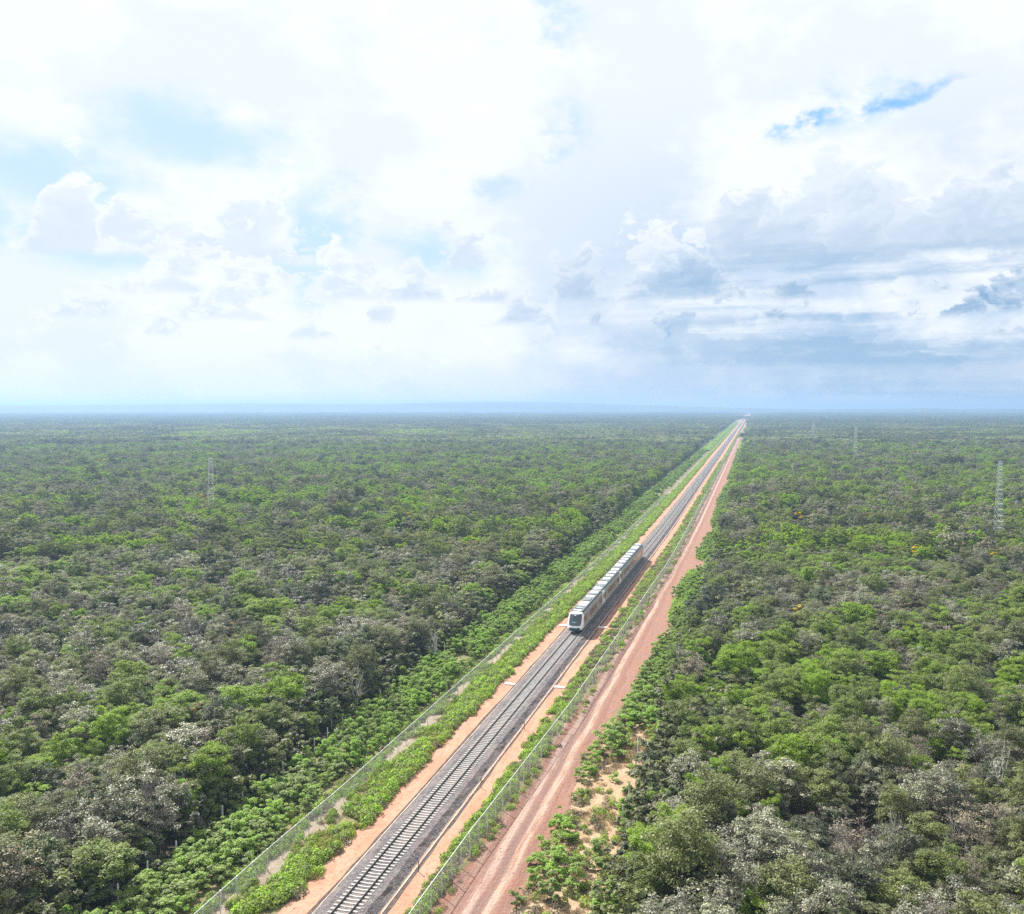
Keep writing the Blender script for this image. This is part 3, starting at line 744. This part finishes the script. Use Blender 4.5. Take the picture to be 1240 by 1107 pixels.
def weeds(name, lo, hi, s0, s1, dens, pick, label, thr=0.25, edge=0.5, smin=.7, smax=1.25, seed=1):
    r_ = np.random.default_rng(seed); n = int((s1-s0)*4.0*dens)
    s = s0+(s1-s0)*r_.random(n)**1.35
    l = np.array([lo(x) if callable(lo) else lo for x in s]); h = np.array([hi(x) if callable(hi) else hi for x in s])
    t = r_.random(n); u = l+(h-l)*t
    lo_n = edge*2*(NZ[3](s, np.full(n, 3.0+seed), 3.5)-0.3); hi_n = edge*2*(NZ[4](s, np.full(n, 9.0+seed), 3.0)-0.3)
    k = (u > l+np.maximum(lo_n, 0)) & (u < h-np.maximum(hi_n, 0)) & (NZ[1](s, u*1.7+seed*31, 3.0) > thr)
    s, u = s[k], u[k]; p = P(s, u); pts = np.stack([p[:, 0], p[:, 1], np.full(len(s), 0.01)], 1)
    idx = np.array([pick(a, b, r_) for a, b in zip(s, u)])
    scatter(name, pts, r_.uniform(smin, smax, len(s)), r_.uniform(0, 6.28, len(s)), idx, TUF, label, 'weeds')
def pickL(s, u, r):
    y = 0.10+0.45*(NZ[0](s, u, 7.0) > 0.55)*(s < 45)
    q = r.random(); return 3 if q < y else (5 if q < y+0.07 else (4 if q < y+0.13 else int(r.integers(0, 3))))
weeds('weeds', -9.0, -6.4, 700, 2600, 0.9, lambda s, u, r: int(r.integers(0, 3)), 'far green weeds left of the track', 0.1, 0.2, 1.0, 1.7, 11)
weeds('weeds', 6.6, 9.0, 700, 2600, 0.9, lambda s, u, r: int(r.integers(0, 3)) if r.random() < .5 else 5, 'far weeds right of the track', 0.1, 0.2, 1.0, 1.7, 12)
weeds('weeds', -19.5, -11.5, 880, 2600, 1.6, lambda s, u, r: int(r.integers(0, 3)), 'far green scrub left of the left fence', 0.1, 0.2, 1.5, 2.6, 13)
weeds('weeds', 17.4, 20.5, 880, 2600, 1.2, lambda s, u, r: int(r.integers(0, 3)), 'far green scrub right of the dirt road', 0.1, 0.2, 2.0, 3.2, 14)
weeds('weeds', -9.2, -5.35, -20, 700, 5.5, pickL, 'low green and yellow weeds between left fence and sand path', 0.17, 0.6, .4, 1.45, 1)
weeds('weeds', 5.1, lambda s: rfence_u(s)-0.1, -20, 700, 4.5, lambda s, u, r: (int(r.integers(0, 3)) if r.random() < (0.85 if NZ[0](s, u, 9.0) > 0.36 and s < 62 else 0.32) else (5 if r.random() < .6 else 4)), 'low weeds growing along the track side of the right fence', 0.22, 0.5, .4, 1.15, 2)
weeds('weeds', lambda s: rfence_u(s), lambda s: rfence_u(s)+1.2, -20, 300, 0.45, lambda s, u, r: (2 if r.random() < .35 else (5 if r.random() < .5 else 4)), 'sparse dry weeds at the foot of the right fence', 0.4, 0.2, .5, .9, 3)
weeds('dry_grass', lambda s: road_u(s)[1]+0.2, 23.5, -20, 120, 5.0, lambda s, u, r: (4 if r.random() < .70 else (5 if r.random() < .5 else int(r.integers(0, 4)))), 'straw-coloured dry grass scattered over the clearing by the road', 0.25, 0.3, .6, 1.2, 4)
weeds('weeds', -11.9, -8.9, -20, 400, 2.2, lambda s, u, r: (int(r.integers(0, 3)) if r.random() < .6 else 4), 'sparse weeds on the pale path under the left fence', 0.45, 0.2, .5, 1.0, 5)
weeds('weeds', lambda s: road_u(s)[1]+0.3, 19.5, 120, 900, 3.0, lambda s, u, r: int(r.integers(0, 3)) if r.random() < .8 else 4, 'grassy green verge between dirt road and right forest', 0.2, 0.4, .8, 1.5, 6)
weeds('weeds', -13.0, -11.2, -20, 400, 1.6, lambda s, u, r: (int(r.integers(0, 3)) if r.random() < .5 else 5), 'weeds at the foot of the left shrub strip', 0.3, 0.3, .6, 1.1, 7)

# ------------------------------------------------------------------ fences
def fence(name, ufun, s0, height, bay, nb, label, s_far):
    root = empty(name, P3(s0, ufun(s0))); tag(root, label, 'fence'); ox, oy = root.location.x, root.location.y
    post = MB().tube([(0, 0, -0.2), (0, 0, height)], 0.048, 6).box(-.05, .05, -.05, .05, height-.01, height+.03).mesh('post'); post.materials.append(M['galv'])
    pan = mesh_np('mesh_panel', [(0, 0, 0.04), (1, 0, 0.04), (1, 0, height-0.04), (0, 0, height-0.04)], [(0, 1, 2, 3)]); pan.materials.append(M['chain'])
    rail = MB().tube([(0, 0, height-0.01), (1, 0, height-0.01)], 0.034, 5).mesh('top_rail'); rail.materials.append(M['galv'])
    pts = [P3(s0+i*bay, ufun(s0+i*bay)) for i in range(nb+1)]
    for i, p in enumerate(pts):
        obj('post', post, None, root, (p[0]-ox, p[1]-oy, random.uniform(-.04, .03)))
        if i < nb:
            q = pts[i+1]; a = math.atan2(q[1]-p[1], q[0]-p[0]); L = math.dist(p, q)
            o = obj('mesh_panel', pan, None, root, (p[0]-ox, p[1]-oy, 0), a); o.scale = (L, 1, 1)
            o = obj('top_rail', rail, None, root, (p[0]-ox, p[1]-oy, 0), a); o.scale = (L, 1, 1)
    mb = MB(); wire = MB(); s = s0+nb*bay; prev = None
    while s < s_far:
        p = P3(s, ufun(s)); mb.tube([(p[0], p[1], 0), (p[0], p[1], height)], 0.04, 4)
        if prev:
            b = len(wire.V); wire.V += [(prev[0], prev[1], .04), (p[0], p[1], .04), (p[0], p[1], height), (prev[0], prev[1], height)]; wire.F.append((b, b+1, b+2, b+3))
        prev = p; s += 4
    o = obj('far_posts', mb.mesh('far_posts'), M['galv']); o['kind'] = 'stuff'; to_local(o, root)
    o = obj('far_mesh', wire.mesh('far_mesh'), M['chain']); o['kind'] = 'stuff'; to_local(o, root)
# object coordinates of a stretched panel are unit length: give the wire pattern real size through its own scale
fence('chain_link_fence', rfence_u, -15, 2.5, 2.65, 150, 'grey chain-link fence with steel posts between railway and red dirt road', 1200)
fence('chain_link_fence', lambda s: float(np.interp(s, [-60, 7, 21, 105, 166, 300, 9000], [-10.6, -10.5, -10.1, -9.8, -9.5, -9.9, -9.9])), -15, 2.15, 2.65, 150, 'grey chain-link fence left of the railway, between weeds and green shrubs', 1200)

# boundary posts at the forest's foot
bp = MB().box(-.075, .075, -.075, .075, -.2, 1.75)
bpm = MB(); bpm.V = [(-.08, -.08, -.2), (.08, -.08, -.2), (.08, .08, -.2), (-.08, .08, -.2), (-.07, -.07, 1.9), (.07, -.07, 1.9), (.07, .07, 1.9), (-.07, .07, 1.9), (0, 0, 1.99)]
bpm.F = [(0, 3, 2, 1), (0, 1, 5, 4), (1, 2, 6, 5), (2, 3, 7, 6), (3, 0, 4, 7), (4, 5, 8), (5, 6, 8), (6, 7, 8), (7, 4, 8)]
bpm = bpm.mesh('boundary_post'); bpm.materials.append(M['postc'])
for i in range(26):
    s = -3+i*4.2+random.uniform(-.4, .4)
    o = obj('boundary_post', bpm, None, None, P3(s, -20.3+random.uniform(-.3, .3)), random.uniform(0, 1)); tag(o, 'short grey concrete post between left shrub strip and dark forest', 'post', 'boundary posts at the left forest foot')
for i, (s, u) in enumerate(((25.5, 20.7), (31.5, 20.5), (38.5, 20.3), (46, 19.6))):
    o = obj('boundary_post', bpm, None, None, P3(s, u), random.uniform(0, 1)); tag(o, 'short grey concrete post at the right edge of the dry clearing', 'post', 'boundary posts right of the clearing')

# slabs and stakes by the track
def slab(s, u, label):
    mb = MB(); mb.box(-0.35, 0.35, -0.85, 0.85, 0.0, 0.16); mb.box(-0.28, 0.28, -0.75, 0.75, 0.16, 0.22)
    me = mb.mesh('concrete_slab'); o = obj('concrete_slab', me, M['slab'], None, P3(s, u, 0.025), RZ(s)); tag(o, label, 'slab')
slab(69.8, -3.9, 'white concrete slab left of the track, in front of the train')
slab(70.2, 4.1, 'white concrete slab right of the track, in front of the train')
slab(111, -3.9, 'pale concrete slab on the sand left of the train nose')
slab(111.5, 4.0, 'pale concrete slab lying in the shadow of the train')
stk = MB().tube([(0, 0, -.1), (0, 0, 1.0)], 0.045, 6).box(-.07, .07, -.07, .07, 1.0, 1.12).mesh('marker_stake'); stk.materials.append(M['stake'])
for s, u, lb in ((9.7, 3.5, 'thin dark stake on the sand right of the track, nearest the bottom edge'), (30, 3.5, 'thin dark stake right of the track, second from the bottom edge'), (50.2, 3.5, 'thin dark stake right of the track, third from the bottom edge'), (-8, 3.5, 'thin dark stake beside the ballast at the very bottom')):
    if s > -5: o = obj('marker_stake', stk, None, None, P3(s, u, 0.02)); tag(o, lb, 'stake')

# ------------------------------------------------------------------ the train
def paint_mat():
    m, n = mat('train_paint'); x, y, z = n.sep(n.new('ShaderNodeTexCoord').outputs['Object'])
    g = n.noise(n.xyz(n.mul(x, 0.6), y, z), 1.4, 4, 0.6)
    white = n.mix(n.ss(g, .35, .7), (0.74, 0.75, 0.75), (0.80, 0.80, 0.79))
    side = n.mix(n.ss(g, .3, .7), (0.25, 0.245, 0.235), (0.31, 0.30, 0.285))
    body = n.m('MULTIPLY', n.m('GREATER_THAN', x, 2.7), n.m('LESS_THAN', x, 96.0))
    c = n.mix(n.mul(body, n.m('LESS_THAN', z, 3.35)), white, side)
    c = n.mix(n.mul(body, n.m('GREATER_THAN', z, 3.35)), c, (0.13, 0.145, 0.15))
    c = n.mix(n.mul(n.m('LESS_THAN', z, 1.02), body), c, (0.55, 0.56, 0.57))
    c = n.mix(n.m('LESS_THAN', z, 0.66), c, (0.045, 0.17, 0.18))
    finish(n, bsdf(n, c, 0.32, 0.0, 0.5)); return m
M['paint'] = paint_mat()
M['glass'] = simple('dark_glass', (0.030, 0.045, 0.055), 0.08, 0.0, 0.8, var=0.1)
M['sideglass'] = simple('side_glass', (0.075, 0.060, 0.055), 0.10, 0.0, 0.8, var=0.1)
M['band'] = simple('bronze_band', (0.115, 0.095, 0.082), 0.22, 0.0, 0.6, var=0.15)
M['roofw'] = simple('roof_white', (0.80, 0.80, 0.79), 0.6, var=0.05)
M['roofd'] = simple('roof_dark', (0.07, 0.085, 0.09), 0.7, var=0.2)
M['roofg'] = simple('roof_grey', (0.36, 0.39, 0.40), 0.7, var=0.15)
M['teal'] = simple('teal_mask', (0.035, 0.105, 0.125), 0.35, var=0.1)
M['under'] = simple('underframe', (0.04, 0.04, 0.042), 0.8, var=0.2)
M['lamp'] = simple('headlamp_lens', (0.75, 0.78, 0.80), 0.15, var=0.05)
def disp_mat():
    m, n = mat('destination_display'); finish(n, bsdf(n, (0.16, 0.32, 0.40), 0.3)); return m
M['disp'] = disp_mat()
SEC = [(0.32, 1.26), (0.55, 1.40), (1.0, 1.46), (1.6, 1.49), (2.4, 1.48), (3.0, 1.45), (3.35, 1.38), (3.58, 1.22), (3.74, 0.95), (3.82, 0.55), (3.84, 0.02)]
def hw(z): return float(np.interp(z, [a for a, b in SEC], [b for a, b in SEC]))
def xf(z): return float(np.interp(z, [0.32, 0.55, 0.8, 1.1, 1.35, 1.6, 2.2, 2.8, 3.3, 3.58, 3.74, 3.84], [0.55, 0.22, 0.05, 0.0, 0.10, 0.30, 0.72, 1.10, 1.45, 1.85, 2.3, 2.9]))
def front_x(y, z): return xf(z)+0.95*(min(1, abs(y)/max(hw(z), .05)))**2.6*(1.0 if z < 3.4 else 0.6)
def body_mesh(L, cab):
    V, F = [], []; nfr = 15; rings = []
    for z, wd in SEC:
        ring = []
        ts = [math.sin(math.pi/2*(-1+2*i/(nfr-1))) for i in range(nfr)]
        for t in ts:
            y = t*wd; ring.append((front_x(y, z) if cab else 0.06*abs(t)**8, y, z))
        for xx in (6.0, 12.0, 18.0, L-0.05): ring.append((xx, wd, z))
        ring.append((L, wd*0.96, z)); ring.append((L, 0, z)); ring.append((L, -wd*0.96, z))
        for xx in (L-0.05, 18.0, 12.0, 6.0): ring.append((xx, -wd, z))
        rings.append(len(V)); V += ring; n = len(ring)
    for a, b in zip(rings, rings[1:]):
        for q in range(n): F.append((a+q, a+(q+1) % n, b+(q+1) % n, b+q))
    F.append(tuple(rings[0]+q for q in reversed(range(n)))); F.append(tuple(rings[-1]+q for q in range(n)))
    F = [tuple(reversed(f)) for f in F]
    return mesh_np('car_body', V, F)
def front_patch(name, y0, y1, z0, z1, off, ny=9, nz=7, round_=0.0):
    V, F = [], []
    for j in range(nz):
        z = z0+(z1-z0)*j/(nz-1)
        for i in range(ny):
            t = i/(ny-1); y = y0+(y1-y0)*t
            e = 1-round_*abs(2*j/(nz-1)-1)**5
            yy = (y-(y0+y1)/2)*e+(y0+y1)/2
            V.append((front_x(yy, z)-off, yy, z))
    for j in range(nz-1):
        for i in range(ny-1): a = j*ny+i; F.append((a, a+ny, a+ny+1, a+1))
    m0 = len(V); V += [(x+0.05, y, z) for x, y, z in V]   # thickness
    F += [tuple(m0+q for q in reversed(f)) for f in list(F)]
    edge = [i for i in range(ny)]+[j*ny+ny-1 for j in range(1, nz)]+[(nz-1)*ny+i for i in range(ny-2, -1, -1)]+[j*ny for j in range(nz-2, 0, -1)]
    for a, b in zip(edge, edge[1:]+edge[:1]): F.append((a, b, b+m0, a+m0))
    return mesh_np(name, V, F)
RAIL_Z = 0.765
train = empty('passenger_train', P3(102.2, 0, RAIL_Z), RZ(150)); tag(train, 'white four-car passenger train with dark windscreen and white roof panels, on the track', 'train')
CARL, GAP = 23.9, 0.55
win = MB().box(-0.68, 0.68, -0.03, 0.03, -0.48, 0.48).mesh('window'); win.materials.append(M['sideglass'])
door = MB().box(-0.66, 0.66, -0.025, 0.025, -1.05, 1.05).mesh('door'); door.materials.append(simple('door_panel', (0.30, 0.30, 0.30), 0.35))
BODY = {True: body_mesh(CARL, True), False: body_mesh(CARL, False)}
for q in BODY.values(): q.materials.append(M['paint'])
def roof_part(name, par, x0, x1, hwid, z0, z1, m, slope=0.06):
    V = [(x0, -hwid, z0), (x1, -hwid, z0), (x1, hwid, z0), (x0, hwid, z0), (x0+slope, -hwid+slope*2, z1), (x1-slope, -hwid+slope*2, z1), (x1-slope, hwid-slope*2, z1), (x0+slope, hwid-slope*2, z1)]
    F = [(0, 3, 2, 1), (4, 5, 6, 7), (0, 1, 5, 4), (1, 2, 6, 5), (2, 3, 7, 6), (3, 0, 4, 7)]
    return obj(name, mesh_np(name, V, F), m, par)
def bogie(par, x):
    mb = MB()
    for yy in (-1.0, 1.0): mb.box(x-1.7, x+1.7, yy-.10, yy+.10, 0.35, 0.60)
    mb.box(x-.35, x+.35, -1.0, 1.0, 0.40, 0.62); b = obj('bogie', mb.mesh('bogie'), M['under'], par)
    wm = MB()
    for xx in (x-1.25, x+1.25):
        for yy in (-.753, .753): wm.tube([(xx, yy-.065, .46), (xx, yy+.065, .46)], 0.455, 14)
        wm.tube([(xx, -.75, .46), (xx, .75, .46)], .08, 8)
    obj('wheelset', wm.mesh('wheelset'), M['rail'], par)
for ci in range(4):
    cab = ci in (0, 3); x0 = ci*(CARL+GAP)
    car = obj('cab_car' if cab else 'carriage', BODY[cab], None, train)
    if ci == 3: car.location = (x0+CARL, 0, 0); car.rotation_euler = (0, 0, math.pi)
    else: car.location = (x0, 0, 0)
    car['label'] = ['white cab car at the front of the train', 'second carriage of the train', 'third carriage of the train', 'rear cab car at the far end of the train'][ci]
    x_first = 4.2 if cab else 1.2
    doors = (7.4, 18.2) if cab else (5.2, 18.2)
    xs = x_first
    for sy in (-1, 1):
        for dxp in doors:
            o = obj('door', door, None, car, (dxp, sy*1.480, 1.95)); 
        xs = x_first+0.3
        while xs < CARL-1.2:
            if all(abs(xs-dp) > 1.45 for dp in doors): obj('window', win, None, car, (xs, sy*1.476, 2.25))
            xs += 1.62
        xa = 3.35 if cab else 0.5
        obj('window_band', MB().box(xa, CARL-0.5, sy*1.462-.02, sy*1.462+.02, 1.55, 2.92).mesh('window_band'), M['band'], car)
        g = MB().tube([(2.6 if cab else 0.1, sy*1.20, 3.64), (CARL-0.1, sy*1.20, 3.64)], 0.06, 5)
        obj('roof_gutter', g.mesh('roof_gutter'), M['roofd'], car)
    # roof: dark deck with white covers and machinery between them
    roof_part('roof_deck', car, 2.7 if cab else 0.3, CARL-0.3, 1.16, 3.56, 3.865, M['roofd'], 0.02)
    lay = [(2.9, 4.0, 'w', .80), (4.75, 5.15, 'g', .7), (5.7, 6.2, 'w', .7), (7.6, 11.8, 'w', .86), (12.6, 13.2, 'f', .8), (13.7, 14.3, 'f', .8), (15.0, 15.4, 'g', .8), (16.2, 18.2, 'w', .86), (19.2, 19.8, 'f', .8), (20.9, 22.8, 'w', .86)] if cab else \
          [(0.9, 3.2, 'w', .86), (3.9, 4.5, 'f', .8), (5.1, 5.5, 'g', .8), (6.6, 9.8, 'w', .86), (10.6, 11.2, 'f', .8), (11.5, 11.9, 'g', .7), (12.9, 14.8, 'w', .86), (15.5, 16.1, 'f', .8), (17.2, 19.2, 'w', .86), (20.0, 20.6, 'f', .8), (21.5, 23.0, 'w', .86)]
    for a, b, t, hh in lay:
        if t == 'w': roof_part('roof_cover', car, a+0.15, b-0.15, hh, 3.866, 3.97, M['roofw'])
        elif t == 'g': roof_part('roof_vent', car, a, b, hh, 3.866, 4.05, M['roofg'])
        else:
            mb = MB()
            for yy in (-.55, 0, .55): mb.tube([((a+b)/2, yy, 3.868), ((a+b)/2, yy, 4.05)], 0.24, 10)
            obj('roof_fan', mb.mesh('roof_fan'), M['roofg'], car)
    for bx in ((4.6, 19.6) if cab else (4.0, 19.9)): bogie(car, bx)
    obj('underframe', MB().box(6.8, CARL-7.0, -1.15, 1.15, 0.28, 0.60).mesh('underframe'), M['under'], car)
    if ci < 3:
        g = MB()
        for i in range(6):
            xx = CARL+0.02+i*(GAP-0.04)/6; ww = 1.22 if i % 2 else 1.32; g.box(xx, xx+(GAP-.04)/6-.005, -ww, ww, 0.75, 3.55 if i % 2 else 3.62)
        o = obj('gangway', g.mesh('gangway'), M['under'], train, (x0, 0, 0))
    if cab:
        ws = obj('windscreen', front_patch('windscreen', -1.22, 1.22, 1.50, 3.46, 0.02, 13, 11, 0.10), M['glass'], car)
        obj('lower_mask', front_patch('lower_mask', -1.05, 1.05, 0.42, 1.14, 0.022, 11, 6, 0.10), M['teal'], car)
        obj('destination_display', front_patch('destination_display', -0.42, 0.42, 1.98, 2.18, 0.032, 5, 3), M['disp'], car)
        for sy in (-1, 1):
            a, b = (0.72, 1.10) if sy > 0 else (-1.10, -0.72)
            obj('headlight', front_patch('headlight', a, b, 1.22, 1.42, 0.025, 4, 3), M['lamp'], car)
        obj('top_lamp', front_patch('top_lamp', -.13, .13, 3.22, 3.34, 0.035, 3, 3), M['lamp'], car)
        c = MB().box(-0.35, 0.5, -.16, .16, .30, .55).box(-.5, -.35, -.24, .24, .27, .60); obj('coupler', c.mesh('coupler'), M['under'], car)
        for sy in (-1, 1): obj('cab_window', MB().box(2.35, 3.05, sy*1.47-.03, sy*1.47+.03, 2.0, 2.75).mesh('cab_window'), M['sideglass'], car)

# ------------------------------------------------------------------ lattice towers
def tower(X, Y, H, wb, wt, rz, label, arms=True, th=0.07):
    t = empty('transmission_tower', (X, Y, 0), rz); tag(t, label, 'tower', None)
    def cor(z, i):
        q = wb+(wt-wb)*z/H; sx, sy = ((-1, -1), (1, -1), (1, 1), (-1, 1))[i]; return (sx*q/2, sy*q/2, z)
    for i in range(4): obj('leg', MB().tube([cor(-.2, i), cor(H, i)], th, 4).mesh('leg'), M['galv'], t)
    mb = MB(); z = 0.0
    while z < H-0.5:
        st = (wb+(wt-wb)*z/H)*1.05; z2 = min(H, z+st)
        for i in range(4):
            j = (i+1) % 4; mb.tube([cor(z, i), cor(z2, j)], th*.6, 3, False); mb.tube([cor(z, j), cor(z2, i)], th*.6, 3, False); mb.tube([cor(z2, i), cor(z2, j)], th*.6, 3, False)
        z = z2
    obj('bracing', mb.mesh('bracing'), M['galv'], t)
    if arms:
        for zz in (H*0.78, H*0.88, H*0.98):
            a = MB(); L = wt*1.5
            a.tube([(-L, 0, zz), (L, 0, zz)], th*.8, 4); a.tube([(-L, 0, zz), (0, wt/2, zz+.7)], th*.5, 3); a.tube([(L, 0, zz), (0, wt/2, zz+.7)], th*.5, 3)
            obj('cross_arm', a.mesh('cross_arm'), M['galv'], t)
tower(150.4, 287, 27.5, 2.3, 0.8, 0.3, 'tall pale steel lattice tower standing above the trees at the right edge', False, 0.05)
tower(-115.6, 357, 25.0, 2.3, 1.3, 0.5, 'pale steel lattice tower among trees in the left forest', False, 0.032)
tower(276.7, 751, 28, 3.0, 1.3, 0.3, 'small lattice tower far off in the forest right of the railway', False, 0.06)
tower(357, 1106, 28, 3.0, 1.4, 0.3, 'tiny lattice tower near the horizon right of the railway', False, 0.06)

# heap of pale rubble by the road
def heap():
    rng = np.random.default_rng(3); V, F = [], []; na, nr = 22, 7
    for j in range(nr):
        for i in range(na):
            a = 2*math.pi*i/na; r = (1-j/(nr-1)); rr = r*(1+0.18*rng.normal())
            V.append((2.3*rr*math.cos(a), 1.5*rr*math.sin(a), 1.5*(1-r)**0.8*(1+0.15*rng.normal())))
    for j in range(nr-1):
        for i in range(na): F.append((j*na+i, j*na+(i+1) % na, (j+1)*na+(i+1) % na, (j+1)*na+i))
    return mesh_np('rubble_heap', V, F)
tag(obj('rubble_heap', heap(), M['slab'], None, P3(474, 20.4), 0.4), 'small white rubble heap right of the dirt road, far off', 'heap')

# ------------------------------------------------------------------ air
m, n = mat('haze_air')
v = n.new('ShaderNodeVolumePrincipled'); n.put(v.inputs['Color'], (0.295, 0.45, 0.69)); v.inputs['Density'].default_value = 2.4e-4
v.inputs['Anisotropy'].default_value = 0.35
n.link(v.outputs[0], n.new('ShaderNodeOutputMaterial').inputs['Volume'])
hz = obj('haze', MB().box(-19500, 19500, -3500, 20000, -1.2, 90).mesh('haze'), m); hz['kind'] = 'stuff'; hz['label'] = 'pale blue haze over the forest'
